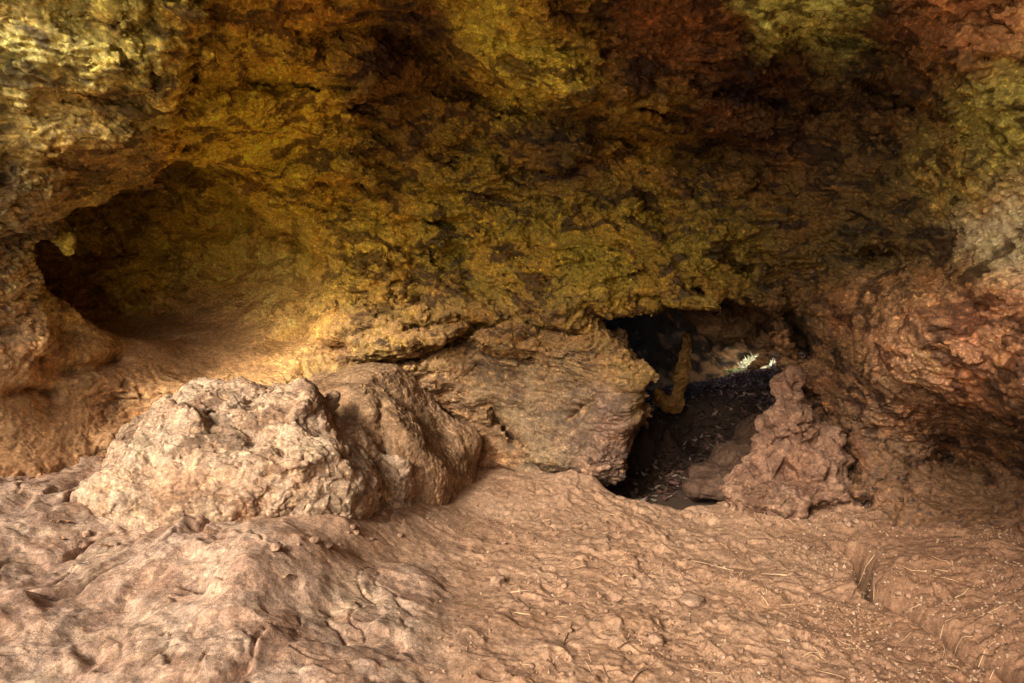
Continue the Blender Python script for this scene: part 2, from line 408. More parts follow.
def ellip(P, c, r, rotz=0.0):
    Q = P - np.array(c); ca, sa = math.cos(rotz), math.sin(rotz)
    x = Q[:, 0] * ca + Q[:, 1] * sa; y = -Q[:, 0] * sa + Q[:, 1] * ca
    k = np.sqrt((x / r[0]) ** 2 + (y / r[1]) ** 2 + (Q[:, 2] / r[2]) ** 2)
    return (1 - k) * min(r)
def capsule(P, a, b, ra, rb, zs=1.0):
    a = np.array(a); b = np.array(b); ab = b - a
    S = np.array([1, 1, 1 / zs]); t = np.clip(((P - a) @ ab) / (ab @ ab), 0, 1)
    return (ra + (rb - ra) * t) - np.linalg.norm((P - a - t[:, None] * ab) * S, axis=1)

TUNNEL = [((1.35, 6.0, .45), (1.75, 6.8, .6), .95, 1.1, .95), ((1.75, 6.8, .6), (2.9, 8.6, .8), 1.1, 1.0, .85), ((2.9, 8.6, .8), (4.2, 10.2, 1.0), 1.0, .9, .9)]
SKY_HOLE = ((3.55, 9.75, 1.2), (1.9, 7.9, 4.9), .42, .55)   # re-pointed at the sun below

# ------------------------------------------------------------------ carved features of the chamber, px polylines on the wall
CREASES = [  # points, half width px, depth m
 ([(-20, 62), (20, 80), (45, 92), (75, 100), (110, 96), (150, 92)], 6, .10), ([(150, -20), (147, 30), (150, 60), (156, 92)], 6, .08),
 ([(210, 30), (198, 60), (186, 95), (178, 130), (180, 162)], 6, .10), ([(180, 142), (225, 139), (262, 133), (300, 118)], 4, .06),
 ([(205, 98), (245, 82), (295, 84), (330, 97), (355, 88)], 4, .07), ([(195, 172), (240, 176), (290, 162), (345, 152), (410, 156), (470, 160)], 5, .07),
 ([(312, 38), (372, 30), (425, 45), (465, 88), (515, 104), (575, 122), (640, 142), (712, 152), (800, 158)], 15, .16),
 ([(360, -10), (380, 10), (430, 15), (470, 40)], 6, .07), ([(525, 62), (560, 70), (592, 72)], 3, .05), ([(500, 105), (540, 90), (600, 118), (640, 122)], 3, .05),
 ([(312, 124), (345, 110), (372, 100), (400, 90)], 4, .05), ([(320, 135), (380, 128), (420, 142), (500, 150)], 4, .05),
 ([(470, 185), (478, 198), (520, 202), (540, 190)], 3, .05), ([(640, 185), (660, 215), (672, 245)], 7, .10), ([(668, 245), (700, 255), (740, 250)], 5, .06),
 ([(740, 92), (770, 105), (820, 112), (850, 95)], 8, .09), ([(780, 48), (820, 40), (860, 42), (905, 55)], 10, .16), ([(690, 38), (730, 52), (790, 60)], 5, .06),
 ([(860, 80), (900, 100), (950, 125), (985, 145)], 9, .12), ([(925, 45), (935, 22), (965, 14), (1000, 26), (1020, 40)], 6, .05), ([(900, 175), (930, 195), (950, 225), (960, 250)], 7, .10),
 ([(352, 366), (400, 362), (440, 352), (466, 338), (482, 326)], 4, .12), ([(405, 327), (430, 324), (452, 322)], 4, .08), ([(455, 318), (482, 328), (520, 316), (545, 330), (590, 336)], 4, .10),
 ([(484, 404), (496, 420), (508, 434), (524, 446)], 3, .08), ([(255, 240), (290, 235), (310, 258), (335, 272)], 2.5, .04), ([(570, 425), (580, 405), (600, 395)], 3, .03),
 ([(862, 262), (905, 256), (940, 262)], 13, .18), ([(980, 215), (1023, 225)], 3, .04), ([(0, 178), (30, 182), (90, 185), (140, 175)], 4, .04),
 ([(270, 345), (300, 335), (330, 348), (352, 352)], 6, .04), ([(35, 350), (55, 372), (100, 368), (128, 358)], 6, .07), ([(0, 395), (40, 392), (60, 400)], 4, .06), ([(155, 312), (175, 316)], 5, .04),
 ([(930, 455), (960, 470), (1023, 500)], 14, .12), ([(848, 445), (852, 470), (842, 500)], 6, .10), ([(790, 300), (800, 330), (808, 360)], 8, .10),
 ([(0, 505), (40, 500), (70, 488)], 3, .05), ([(60, 475), (90, 485), (108, 500)], 6, .08),
]
STEPS = [  # points (rock on the side given by s stands out), falloff px, height m, s
 ([(-20, 70), (45, 98), (110, 101), (155, 95)], 60, .10, -1), ([(862, 292), (930, 288), (975, 264), (1040, 252)], 45, .12, 1), ([(352, 360), (440, 346), (482, 322), (590, 332)], 45, .08, -1),
 ([(890, 38), (905, 58), (940, 78), (985, 112), (1023, 150)], 60, .12, -1), ([(430, 45), (465, 92), (575, 128), (712, 156)], 60, .10, -1),
 ([(200, 60), (182, 110), (178, 160)], 50, .10, 1), ([(205, 100), (295, 90), (360, 92)], 30, .05, 1),
]
def _warp(P, scale, amp, off):
    return P + np.stack([_fbm(P * np.float32(scale) + np.float32(off + o), 2, .5) for o in (11, 47, 83)], 1) * np.float32(amp)
def _cracks(P, scale, width, off):
    P = P.astype(np.float32); n = _fbm(P * np.float32(scale) + np.float32(off), 3, .45); m = _fbm(P * np.float32(scale * .7) + np.float32(off + 50), 2, .5)
    return np.exp(-(n / width) ** 2) * sstep(-.02, .22, m)
def smooth_mask(px, py):
    """1 where mud and dust have levelled the rock"""
    e = lambda cx, cy, a, b, p: np.exp(-(np.abs((px - cx) / a) ** p + np.abs((py - cy) / b) ** p))
    s = e(190, 318, 110, 28, 2) * .95
    for q, k in ((e(235, 262, 105, 62, 4), .62), (e(60, 440, 130, 70, 2), .60), (e(190, 345, 150, 42, 4), .85), (e(550, 415, 130, 55, 4), .62), (e(110, 195, 60, 30, 2), .45), (e(60, 140, 70, 40, 2), .35), (e(20, 425, 100, 70, 4), .92)):
        s = np.maximum(s, q * k)
    return s
def right_mask(px, py): return sstep(780, 880, px) * sstep(230, 300, py)

def rock_relief(P, px, py, d):
    """metres by which the rock stands out (+) or is cut away (-): beds, broken blocks, flutes and the creases listed above"""
    P = P.astype(np.float32)
    right = right_mask(px, py); rough = 1 - smooth_mask(px, py)
    lip = np.minimum(np.abs(poly_sd(px, py, ALC_POLY)), np.abs(poly_sd(px, py, TUN_POLY)))
    rough = rough * (1 - .55 * np.exp(-(lip / 14) ** 2) * (np.abs(d - 4.5) < 1.2))
    W = _warp(P, 1.5, .30, 0); W2 = _warp(P, 4.5, .10, 5)
    A = W * np.array([.50, 1.0, 1.55], np.float32); A[:, 2] += .30 * W[:, 0]
    B = W2 * np.array([.62, 1.0, 1.35], np.float32); B[:, 2] += .25 * W2[:, 0]
    out = _facet(A * np.float32(2.1) + np.float32(1.3), .55, 20.0) * .20 * rough * (1 - .4 * right)
    out += _facet(B * np.float32(4.6) + np.float32(4.4), .55, 22.0) * .075 * rough * (1 - .6 * right)
    c = .80 * P[:, 2] - .55 * P[:, 1] + .22 * P[:, 0]
    for freq, wl, ws, off, amp in ((2.6, 2.2, .7, 101, .24), (7.5, 4.0, 1.4, 131, .075)):
        u = c * freq + wl * _fbm(P * np.float32(.8) + np.float32(off), 2, .5) + ws * _fbm(P * np.float32(2.8) + np.float32(off + 9), 2, .5)
        k = np.floor(u); q = u - k; hg = .35 + .65 * ((np.sin(k * 12.9898) * 43758.5) % 1)
        out += (q ** 1.3) * sstep(1, .86, q) * hg * sstep(-.25, .2, _fbm(P * np.float32(1.3) + np.float32(off + 21), 2, .5)) * amp * rough * (1 - .8 * right)
    fl = W2 * np.array([1.0, 1.0, .55], np.float32); fl[:, 0] += .35 * W2[:, 2]
    out += (_facet(fl * np.float32(5.5) + np.float32(2.7), .55, 20.) * .085 + _facet((fl + 3) * np.float32(11), .55, 20.) * .032) * right * rough
    lam = W * np.array([.42, .9, 1.7], np.float32); lam[:, 2] += .55 * W[:, 0]
    lam2 = W2 * np.array([.40, .9, 1.8], np.float32); lam2[:, 2] += .40 * W2[:, 0]
    out -= (_cracks(lam, 2.6, .035, 23) * .12 + _cracks(lam2, 5.5, .05, 33) * .06 + _cracks(A, 1.9, .04, 3) * .09) * rough * (1 - .6 * right)
    # listed creases and steps
    x = px + (_fbm(P * np.float32(3.2) + np.float32(1.7), 3, .55) * 9 + _fbm(P * np.float32(12), 2, .5) * 4)
    y = py + (_fbm(P * np.float32(3.2) + np.float32(21.7), 3, .55) * 9 + _fbm(P * np.float32(12) + np.float32(29), 2, .5) * 4)
    mod = .55 + .9 * np.clip(_fbm(P * np.float32(2.3) + np.float32(61), 2, .5) + .5, 0, 1)
    cr = np.zeros(len(P))
    def box(pts, m_):
        a = np.array(pts); return np.nonzero((x > a[:, 0].min() - m_) & (x < a[:, 0].max() + m_) & (y > a[:, 1].min() - m_) & (y < a[:, 1].max() + m_))[0]
    for pts, w, dep in CREASES:
        b = box(pts, w * 2.6)
        if not len(b): continue
        s, _, t = seg_dist(x[b], y[b], pts)
        cr[b] -= dep * 2.0 * np.exp(-(s / w) ** 2) * np.minimum(1, np.minimum(t, 1 - t) * 6 + .25) * mod[b]
    for pts, fall, hh, sd in STEPS:
        b = box(pts, fall * 2)
        if not len(b): continue
        s, si, t = seg_dist(x[b], y[b], pts)
        cr[b] += hh * 1.8 * sstep(0, 4, s * (si == sd)) * np.exp(-(s / fall) ** 2) * np.minimum(1, np.minimum(t, 1 - t) * 4) * mod[b]
    return out + np.clip(cr, -.30, .26)

def void_field(P):
    rel = P - CAM; r = np.linalg.norm(rel, axis=1)
    ch = R_of(rel, r) - r
    d = rel @ FW; dd = np.maximum(d, .3)
    px = 512 + F * rel[:, 0] / dd; py = 341.5 - F * (rel @ UP) / dd
    tun = np.full(len(P), -9.0)
    for a, b, ra, rb, zs in TUNNEL: tun = smax(tun, capsule(P, a, b, ra, rb, zs), .25)
    f0 = np.maximum(ch, np.minimum(tun, d - 5.4))
    alc = ellip(P, (-3.3, 5.2, 1.86), (1.45, .92, .78), .25)
    sk = capsule(P, SKY_HOLE[0], SKY_HOLE[1], SKY_HOLE[2], SKY_HOLE[3])
    box = (px > 500) & (px < 900) & (py > 200) & (py < 640) & (d > 3.6) & (d < 6.3) | (px > -60) & (px < 420) & (py > 80) & (py < 420) & (d > 3.3) & (d < 6.8)
    near = (np.abs(f0) < .50) | box | (np.abs(sk) < .4)
    out = np.where(f0 > 0, .6, -.6).astype(np.float32)
    n = np.nonzero(near)[0]
    if not len(n): return out
    P = P[n]; px = px[n]; py = py[n]; d = d[n]; dd = dd[n]; ch = ch[n]; tun = tun[n]; alc = alc[n]; sk = sk[n]
    lumps = _fbm(P * np.float32(1.1), 3, .5) * .16 + _fbm(P * np.float32(3.3) + 9, 2, .5) * .06
    jx = _fbm(P * np.float32(4) + 5, 2, .5) * 5; jy = _fbm(P * np.float32(4) + 77, 2, .5) * 5
    neck = poly_sd(px + jx, py + jy, TUN_POLY) * dd / F
    neck = np.minimum(neck, np.minimum(d - 3.9, 5.9 - d))
    tun = np.minimum(tun, d - 5.4 + .25 * lumps) + lumps * .6          # the lip stays in front of the tunnel
    nk = poly_sd(px + jx, py + jy, ALC_POLY) * dd / F
    nk = np.minimum(nk, np.minimum(d - 3.6, 5.2 - d))
    alc = np.minimum(alc, d - 4.75) + lumps * .25
    f = smax(ch + lumps * .7, tun, .04)
    f = smax(f, neck, .10); f = smax(f, nk, .07); f = smax(f, alc, .38)
    f = smax(f, sk + lumps * .2, .05)
    b = np.nonzero((np.abs(f) < .38) & (d > .5))[0]
    if len(b):
        calm = sstep(5.6, 6.6, d[b]) * .5                       # the tunnel is plainer
        f[b] -= rock_relief(P[b], px[b], py[b], d[b]) * (1 - calm)
    out[n] = f
    return out

# sun: from behind the camera and to the left, through the cave mouth
SUN_AZ, SUN_EL = -150.0, 31.0       # azimuth clockwise from +y
sdir = np.array([math.sin(rad(SUN_AZ)) * math.cos(rad(SUN_EL)), math.cos(rad(SUN_AZ)) * math.cos(rad(SUN_EL)), math.sin(rad(SUN_EL))])
pc = np.array([3.36, 9.45, .52]); SKY_HOLE = (pc, pc + sdir * 1.7, .32, .30)

def net(lo, hi, h):
    ax = [np.arange(lo[i], hi[i], h) for i in range(3)]
    G = np.stack(np.meshgrid(*ax, indexing='ij'), 3).reshape(-1, 3).astype(np.float32)
    f = par(void_field, G).reshape([len(a) for a in ax]); del G
    V, Q = surface_nets(f, np.array(lo), h)
    return taubin(V, Q, 1), Q
def in_frame(c):
    cx, cy, cd_ = project(c)
    return (cx > -45) & (cx < 1069) & (cy > -45) & (cy < 610) & (cd_ > 1.5) & (c[:, 1] < 6.5) & (c[:, 1] > 1.9)
def compact(V, Q):
    u = np.unique(Q); rm = np.zeros(len(V), int); rm[u] = np.arange(len(u)); return V[u], rm[Q]
def main_body(V, Q, small=3000):
    """drop loose fragments"""
    lab = np.arange(len(V)); E = np.concatenate([Q[:, [0, 1]], Q[:, [1, 2]], Q[:, [2, 3]], Q[:, [3, 0]]])
    for _ in range(500):
        m = np.minimum(lab[E[:, 0]], lab[E[:, 1]]); new = lab.copy()
        np.minimum.at(new, E[:, 0], m); np.minimum.at(new, E[:, 1], m); new = new[new]; new = new[new]
        if (new == lab).all(): break
        lab = new
    return Q[np.bincount(lab, minlength=len(V))[lab[Q[:, 0]]] > small]
def subdivided(V, Q, lev):
    V, Q = compact(V, Q); m = subsurf(mesh_from('rock', V, Q), lev)
    v, fq, nn = get_v(m).astype(float), get_f(m), get_n(m).astype(float); bpy.data.meshes.remove(m); return v, fq, nn
import time; _t = time.time()
# coarse shell: what lies outside the frame and the deep tunnel
V, Q = net((-6.2, -1.4, -1.3), (6.4, 11.8, 4.6), .07)
fc = V[Q].mean(1); azf = np.degrees(np.arctan2(fc[:, 0], fc[:, 1]))
keep = ((fc[:, 1] > 0.45) & (azf > -44)) | ((fc[:, 1] > -1.3) & ((azf > 40) | (azf < -172)) & (fc[:, 2] < 3.4))  # unseen rock behind right, added to shade the right side
keep &= ~((fc[:, 1] > 7) & (np.linalg.norm(np.cross(fc - pc, sdir), axis=1) < .52) & ((fc - pc) @ sdir > 1.35))
keep |= (fc[:, 2] > 2.5) & (fc[:, 0] > -2.5) & (fc[:, 1] > .35) & (fc[:, 1] < 4.5)  # unseen roof kept to block sun from the back wall
keep |= (fc[:, 1] > 4.2) & (fc[:, 1] < 7)
keep &= ~((fc[:, 2] < -.9) & (fc[:, 1] < 4.5))
Q = main_body(V, Q[keep], 3000)
inside = in_frame(V[Q].mean(1)); vo = np.zeros(len(V), bool); vo[Q[~inside]] = True
ring = inside & vo[Q].any(1); vo[Q[ring]] = True; ring = inside & vo[Q].any(1)
vb, qb, nb = subdivided(V, Q[~inside | ring], 1)
print('coarse', time.time() - _t)
# fine net of everything the frame shows of the chamber
V, Q = net((-4.9, 1.8, -.35), (4.3, 6.66, 4.0), .031)
Q = main_body(V, Q[in_frame(V[Q].mean(1))], 3000)
va, qa, na = subdivided(V, Q, 2)
print('fine', time.time() - _t)
me = mesh_from('rock', np.concatenate([va, vb]), np.concatenate([qa, qb + len(va)]))
V = get_v(me).astype(np.float64); Nn = np.concatenate([na, nb])
print('rock verts', len(V))

px, py, dep = project(V); rl = np.linalg.norm(V - CAM, axis=1)
indeep = sstep(.3, .7, rl - R_of(V - CAM, rl))
right = right_mask(px, py); smooth = np.maximum(smooth_mask(px, py), sstep(.2, .8, indeep) * .5); rough = 1 - smooth
def push(V, Nn, d):
    V = V + Nn * d[:, None]; set_v(me, V); return V, get_n(me).astype(np.float64)
W3 = warp(V, 11, .035, 9); lam2 = warp(V, 4.5, .10, 5) * np.array([.40, .9, 1.8]); lam2[:, 2] += .40 * V[:, 0]
u = (.80 * V[:, 2] - .55 * V[:, 1] + .22 * V[:, 0]) * 19 + 7 * fbm(V, .8, 2, .5, 161) + 2.6 * fbm(V, 2.8, 2, .5, 170); q = u - np.floor(u)
V, Nn = push(V, Nn, (facets(W3 * np.array([.7, 1, 1.3]), 11, 7.1) * .022 + q ** 1.3 * sstep(1, .8, q) * .018 * (1 - right) - cracks(lam2, 11, .05, 43) * .022 + fbm(V, 26, 3, .6, 4) * .007) * rough)
W = warp(V, 18, .016, 3)
V, Nn = push(V, Nn, (facets(W * np.array([.85, 1, 1.2]), 24, 1.1) * .010 - cracks(W, 9, .05, 71) * .014) * (rough * .9 + .1))
print('relief', time.time() - _t)
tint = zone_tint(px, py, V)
# deep tunnel darkness painted into the tint, then pale scaly crust and dust on faces that look up
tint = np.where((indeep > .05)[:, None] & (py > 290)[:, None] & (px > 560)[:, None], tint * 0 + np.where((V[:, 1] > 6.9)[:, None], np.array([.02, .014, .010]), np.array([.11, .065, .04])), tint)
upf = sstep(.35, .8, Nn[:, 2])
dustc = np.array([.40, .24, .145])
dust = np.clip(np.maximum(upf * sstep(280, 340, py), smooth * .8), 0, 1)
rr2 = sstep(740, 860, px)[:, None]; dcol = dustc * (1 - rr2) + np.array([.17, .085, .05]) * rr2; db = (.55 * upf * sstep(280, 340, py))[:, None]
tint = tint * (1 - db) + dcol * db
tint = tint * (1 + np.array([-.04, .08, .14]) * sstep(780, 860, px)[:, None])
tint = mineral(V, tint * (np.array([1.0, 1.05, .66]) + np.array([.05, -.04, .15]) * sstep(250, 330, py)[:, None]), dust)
FQ = get_f(me)
cen = V[FQ].mean(1); cpx, cpy, cd = project(cen)
nz = Nn[FQ[:, 0], 2]
wob = fbm(cen, 1.5, 3, .5, 9)
deepf = indeep[FQ[:, 0]]
reg = np.zeros(len(FQ), int)                                  # 0 ceiling, 1 back wall, 2 right wall, 3 left ledge, 4 tunnel
line = np.interp(cpx, [-200, 0, 180, 420, 640, 860, 1023, 1200], [180, 190, 175, 165, 160, 130, 60, 40]) + wob * 25
reg[cpy > line] = 1
reg[(cpx + wob * 25 > 785) & (cpy > line)] = 2
reg[(cpx < 345 + wob * 20) & (cpy > 318 + wob * 8)] = 3
reg[(cpx < 50) & (cpy > 275)] = 3
reg[(cd > 4.98) & (cpx > 560) & (cen[:, 1] > 5.05) & (deepf > .25)] = 4
reg[(cen[:, 1] > 6.3) & (cen[:, 0] > -.3)] = 4
names = [('cave_ceiling', 'mustard yellow and rust stained rock ceiling with dark creases', 'ceiling'),
         ('cave_wall', 'ochre back wall of the cave between the alcove and the tunnel', 'rock wall'),
         ('cave_wall', 'reddish fluted rock wall on the right side of the cave', 'rock wall'),
         ('rock_ledge', 'dusty brown rock ledge under the dark alcove on the left', 'rock ledge'),
         ('tunnel_wall', 'rock lining of the low tunnel behind the cave, darkness painted in', 'tunnel')]
for k, (nm, lab, cat) in enumerate(names):
    sel = FQ[reg == k]
    if not len(sel): continue
    u = np.unique(sel); rm = np.zeros(len(V), np.int32); rm[u] = np.arange(len(u))
    m2 = mesh_from(nm, V[u], rm[sel])
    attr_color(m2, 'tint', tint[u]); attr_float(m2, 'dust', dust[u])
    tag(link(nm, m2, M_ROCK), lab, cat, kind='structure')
bpy.data.meshes.remove(me)

# ------------------------------------------------------------------ cave floor, a height field
FC = [(700, 497, 0), (640, 494, 0), (612, 486, .02), (585, 470, .13), (560, 480, .08), (500, 520, 0), (600, 600, 0), (700, 683, 0), (500, 683, .02), (900, 683, .03), (800, 600, 0), (800, 520, 0), (740, 500, .02),
      (880, 530, .06), (950, 560, .14), (1010, 600, .18), (1050, 660, .18), (830, 560, 0), (850, 600, 0), (900, 640, .01), (980, 683, .03), (400, 560, .08), (440, 500, .08), (440, 540, .05), (360, 560, .15),
      (330, 600, .18), (380, 640, .14), (430, 640, .07), (440, 683, .05), (370, 683, .13), (250, 560, .38), (300, 535, .38), (345, 520, .30), (385, 525, .18), (200, 600, .27), (100, 600, .28), (0, 600, .28), (0, 683, .22), (200, 683, .2), (280, 640, .21), (100, 540, .34),
      (165, 552, .34), (0, 520, .40), (520, 470, .06), (540, 560, 0), (-120, 600, .4), (-150, 500, .6), (1150, 600, .3), (480, 480, .06), (660, 540, 0), (250, 500, .3), (350, 490, .3)]
fp = [at_z(*c) for c in FC]
X = [(p[0], p[1]) for p in fp]; Z = [c[2] for c in FC]
for x, y, z in [(-2, 1.5, .12), (0, 1.5, 0), (2, 1.5, .02), (-1, .5, 0), (1, .5, 0), (-4, 1, .3), (4, 1, .3), (0, -1, 0), (3, 3, .22), (-3.5, 3.5, .6), (0, 7, .1), (-3, 6, .6), (3, 6, .2), (-4, -1, .2), (4, -1, .2)]:
    X.append((x, y)); Z.append(z)
H_fit = rbf_fit(X, Z, 2e-3)
SILL = [(560, 462), (585, 476), (610, 489), (640, 497), (680, 501), (712, 498), (740, 492)]
def floor_base(P2):
    return par(H_fit, P2)
rnd = np.random.RandomState(11)
def floor_height(P2):
    x, y = P2[:, 0], P2[:, 1]
    z = floor_base(P2)
    P = np.stack([x, y, z], 1)
    px, py, d = project(P)
    P3 = np.stack([x, y, x * 0], 1)
    wx = px + fbm(P3, 2.5, 3, .5, 4) * 25; wy = py + fbm(P3, 2.5, 3, .5, 54) * 18
    # 1 = bare rock, 0 = trampled dirt
    rock = sstep(475, 395, wx) * sstep(500, 540, wy + (wx < 250) * 200) * sstep(-.5, .4, y)
    dustpatch = np.exp(-(((px - 380) / 75) ** 2 + ((py - 545) / 26) ** 2))
    rock *= 1 - .95 * np.clip(dustpatch * 1.3, 0, 1)
    # bedrock relief, cracks run away from the viewer
    W = warp(P3, 1.8, .26, 2)
    st = W * np.array([1.5, .8, 1]); st[:, 0] -= .25 * W[:, 1]
    W5 = warp(P3, 6, .07, 7); W6 = warp(P3, 14, .03, 17)
    zr = facets(st, 1.9, 3, .55, 13) * .065 + facets(W * np.array([1.2, .9, 1]), 3.6, 9, .55, 15) * .022 + facets(W5, 5, 1) * .020 + facets(W6, 14, 5) * .006 + fbm(P3, 4, 4, .5) * .03 + fbm(P3, 1.3, 3, .5, 8) * .08 - cracks(st, 1.5, .025, 8) * .05 - cracks(st, 3.1, .022, 58) * .02 + fbm(P3, 22, 4, .6, 2) * .004
    # dirt: low swells, tread marks, clods
    tread = .35 + .65 * sstep(430, 620, wx)
    zd = fbm(P3, 1.4, 3, .5, 30) * .035 + fbm(P3, 5, 4, .55, 3) * .014 * tread
    W = warp(P3, 6, .08, 9); zd += facets(W, 9, 6) * .010 * tread - cracks(W, 3.5, .035, 28) * .010 * tread
    calm = sstep(-.25, .3, fbm(P3, 1.9, 3, .5, 66)); tread = tread * (.25 + .75 * calm); zd += (facets(W * np.array([1, .75, 1]), 9, 3) * .004 + facets(warp(P3, 3, .12, 6), 3.1, 8) * .022) * tread
    for sc_, of_, am_ in ((2.6, 5, .013), (4.6, 35, .010), (8.5, 65, .007), (15, 95, .004)): zd += am_ * sstep(-.028, .028, fbm(warp(P3, sc_ * 2, .10 / sc_, of_) * np.array([1, .8, 1]), sc_, 2, .5, of_)) * tread * 1.2
    c4 = worley(W, 17, 5); zd += np.clip(.30 - c4[:, 0], 0, 1) * (c4[:, 2] > .9) * .04 * tread
    zd += fbm(P3, 30, 3, .6, 13) * .004
    z = z + zr * rock + zd * (1 - rock)
    # shoe and heel prints: shallow dents with a sharp far edge and a soft rim
    for k in range(90):
        fx, fy = rnd_prints[k, 0], rnd_prints[k, 1]
        m = (np.abs(x - fx) < .28) & (np.abs(y - fy) < .28)
        if not m.any(): continue
        a = rnd_prints[k, 2]; ca, sa = math.cos(a), math.sin(a)
        qx = (x[m] - fx) * ca + (y[m] - fy) * sa; qy = -(x[m] - fx) * sa + (y[m] - fy) * ca
        L, Wd = rnd_prints[k, 3], rnd_prints[k, 4]
        q = np.sqrt((qx / L) ** 2 + (qy / (Wd * (1 + .35 * qx / L))) ** 2) + fbm(np.stack([qx * 9, qy * 9, qx * 0 + k], 1), 1, 2) * .25
        dent = -sstep(1.08, .80, q) + .55 * np.exp(-((q - 1.15) / .16) ** 2)
        tilt = 1 + .7 * qx / L
        z[m] += dent * rnd_prints[k, 5] * tilt * .45 * (1 - rock[m])
    # gully in front of the right bank, and the earth step
    for pts, w, dp in [([(832, 540), (852, 552), (862, 572), (872, 590), (900, 604), (918, 618), (950, 640), (985, 662), (1030, 690)], 4.5, .13), ([(846, 538), (856, 552), (864, 568), (874, 592)], 8, .17), ([(790, 508), (812, 512), (842, 496), (850, 480)], 5, .06)]:
        s, si, t = seg_dist(wx * .6 + px * .4, wy * .8 + py * .2, pts)
        z += -dp * np.exp(-(s / w) ** 2) * np.minimum(1, np.minimum(t, 1 - t) * 5 + .2) + (-.02 * sstep(0, 12, s * (si < 0)) * np.exp(-(s / 60) ** 2) if w == 5 else 0)
    # rough lumpy earth along the right wall
    er = sstep(790, 860, px) * sstep(560, 500, py) + sstep(920, 1000, px)
    z += np.clip(er, 0, 1) * (ridged(warp(P3, 4, .1, 44), 3.2, 4, .55, 5) - .45) * .07
    # beyond the sill the floor drops away into the tunnel
    s, si, t = seg_dist(px, py, SILL)
    xs = np.array([at_z(a, b, .03) for a, b in SILL])
    yl = np.interp(x, xs[:, 0], xs[:, 1])
    inn = sstep(.45, .75, x) * sstep(2.1, 1.75, x)
    z -= sstep(0.0, .42, (y - yl) * inn) * .85 + .12 * sstep(-.12, .10, (y - yl) * inn - .02)  * inn
    return z, rock, px, py
rnd_prints = np.zeros((330, 6))
for k in range(330):
    while True:
        fpx, fpy = rnd.uniform(440, 1000), 683 - 190 * rnd.rand() ** 1.4
        if rnd.rand() < sstep(430, 640, fpx) * (1 if fpx < 850 else .35) + .12: break
    p = at_z(fpx, fpy + 20, 0)
    big = rnd.rand() < .35
    rnd_prints[k] = (p[0], p[1], rnd.uniform(0, math.pi * 2), rnd.uniform(.07, .13) if big else rnd.uniform(.025, .07), rnd.uniform(.035, .055) if big else rnd.uniform(.02, .045), rnd.uniform(.008, .022))

def grid_mesh(name, xs, ys, zfun):
    Xg, Yg = np.meshgrid(xs, ys, indexing='ij'); P2 = np.stack([Xg.ravel(), Yg.ravel()], 1)
    r = zfun(P2); z = r[0] if isinstance(r, tuple) else r
    i = np.arange(len(xs) * len(ys)).reshape(len(xs), len(ys))
    q = np.stack([i[:-1, :-1], i[1:, :-1], i[1:, 1:], i[:-1, 1:]], 2).reshape(-1, 4)
    return mesh_from(name, np.column_stack([P2, z]), q), r, P2
xs = np.concatenate([np.arange(-5.5, -3.2, .05), np.arange(-3.2, 3.6, .0072), np.arange(3.6, 5.5, .05)])
ys = np.concatenate([np.arange(-.5, 1.8, .04), np.arange(1.8, 3.6, .0065), np.arange(3.6, 5.7, .010), np.arange(5.7, 6.3, .05)])
me, (z, rock, px, py), P2 = grid_mesh('cave_floor', xs, ys, floor_height)
P3 = np.column_stack([P2, z]); Nf = get_n(me)
a = np.clip(fbm(P3, 2.2, 5, .6, 15) * 1.2 + .5, 0, 1)[:, None]; b = np.clip(fbm(P3, 7, 5, .6, 25) * 1.5 + .5, 0, 1)[:, None]
dirt = np.array([.28, .168, .104]) * (1 - a) + np.array([.35, .228, .152]) * a
dirt = dirt * (1 - .75 * sstep(700, 960, px)[:, None]) + np.array([.20, .105, .062]) * (.75 * sstep(700, 960, px)[:, None])  # redder dirt to the right, with the light falloff painted in
rk = np.array([.30, .195, .14]) * (1 - b) + np.array([.40, .30, .23]) * b
pur = np.array([.20, .12, .095]); a2 = sstep(.1, .5, fbm(P3, 3, 5, .6, 75))[:, None]
rk = rk * (1 - .4 * a2) + pur * .4 * a2
steep = sstep(.95, .7, Nf[:, 2])[:, None]
rk = rk * (1 - .3 * steep) + np.array([.3, .2, .15]) * .3 * steep
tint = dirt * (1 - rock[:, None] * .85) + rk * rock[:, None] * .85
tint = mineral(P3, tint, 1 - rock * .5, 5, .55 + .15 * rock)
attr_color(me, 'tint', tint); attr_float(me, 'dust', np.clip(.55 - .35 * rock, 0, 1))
tag(link('cave_floor', me, M_DIRT), 'pinkish brown trampled dirt floor of the cave rising to dusty bedrock at left', 'floor', kind='structure')

# open ground in front of the cave mouth
def out_h(P2):
    P3 = np.column_stack([P2, P2[:, 0] * 0]); return -.06 + fbm(P3, .25, 3) * .15 * sstep(0, -4, P2[:, 1]) - .7 * sstep(-.6, 0.2, P2[:, 1])*sstep(7,5,np.abs(P2[:,0]))
me, _, P2 = grid_mesh('ground', np.concatenate([[-400, -150, -70, -40], np.arange(-24, 24, .4), [40, 70, 150, 400]]), np.concatenate([[-400, -150, -70, -40], np.arange(-24, 13, .4), [30, 80, 400]]), out_h)
attr_color(me, 'tint', np.tile([.60, .50, .34], (len(P2), 1))); attr_float(me, 'dust', np.full(len(P2), .6))
v = get_v(me); inside = (v[:, 1] > 0.1)
v[inside, 2] -= 1.6; set_v(me, v)
tag(link('ground', me, M_DIRT), 'dry earth in front of the cave mouth', 'ground', kind='structure')

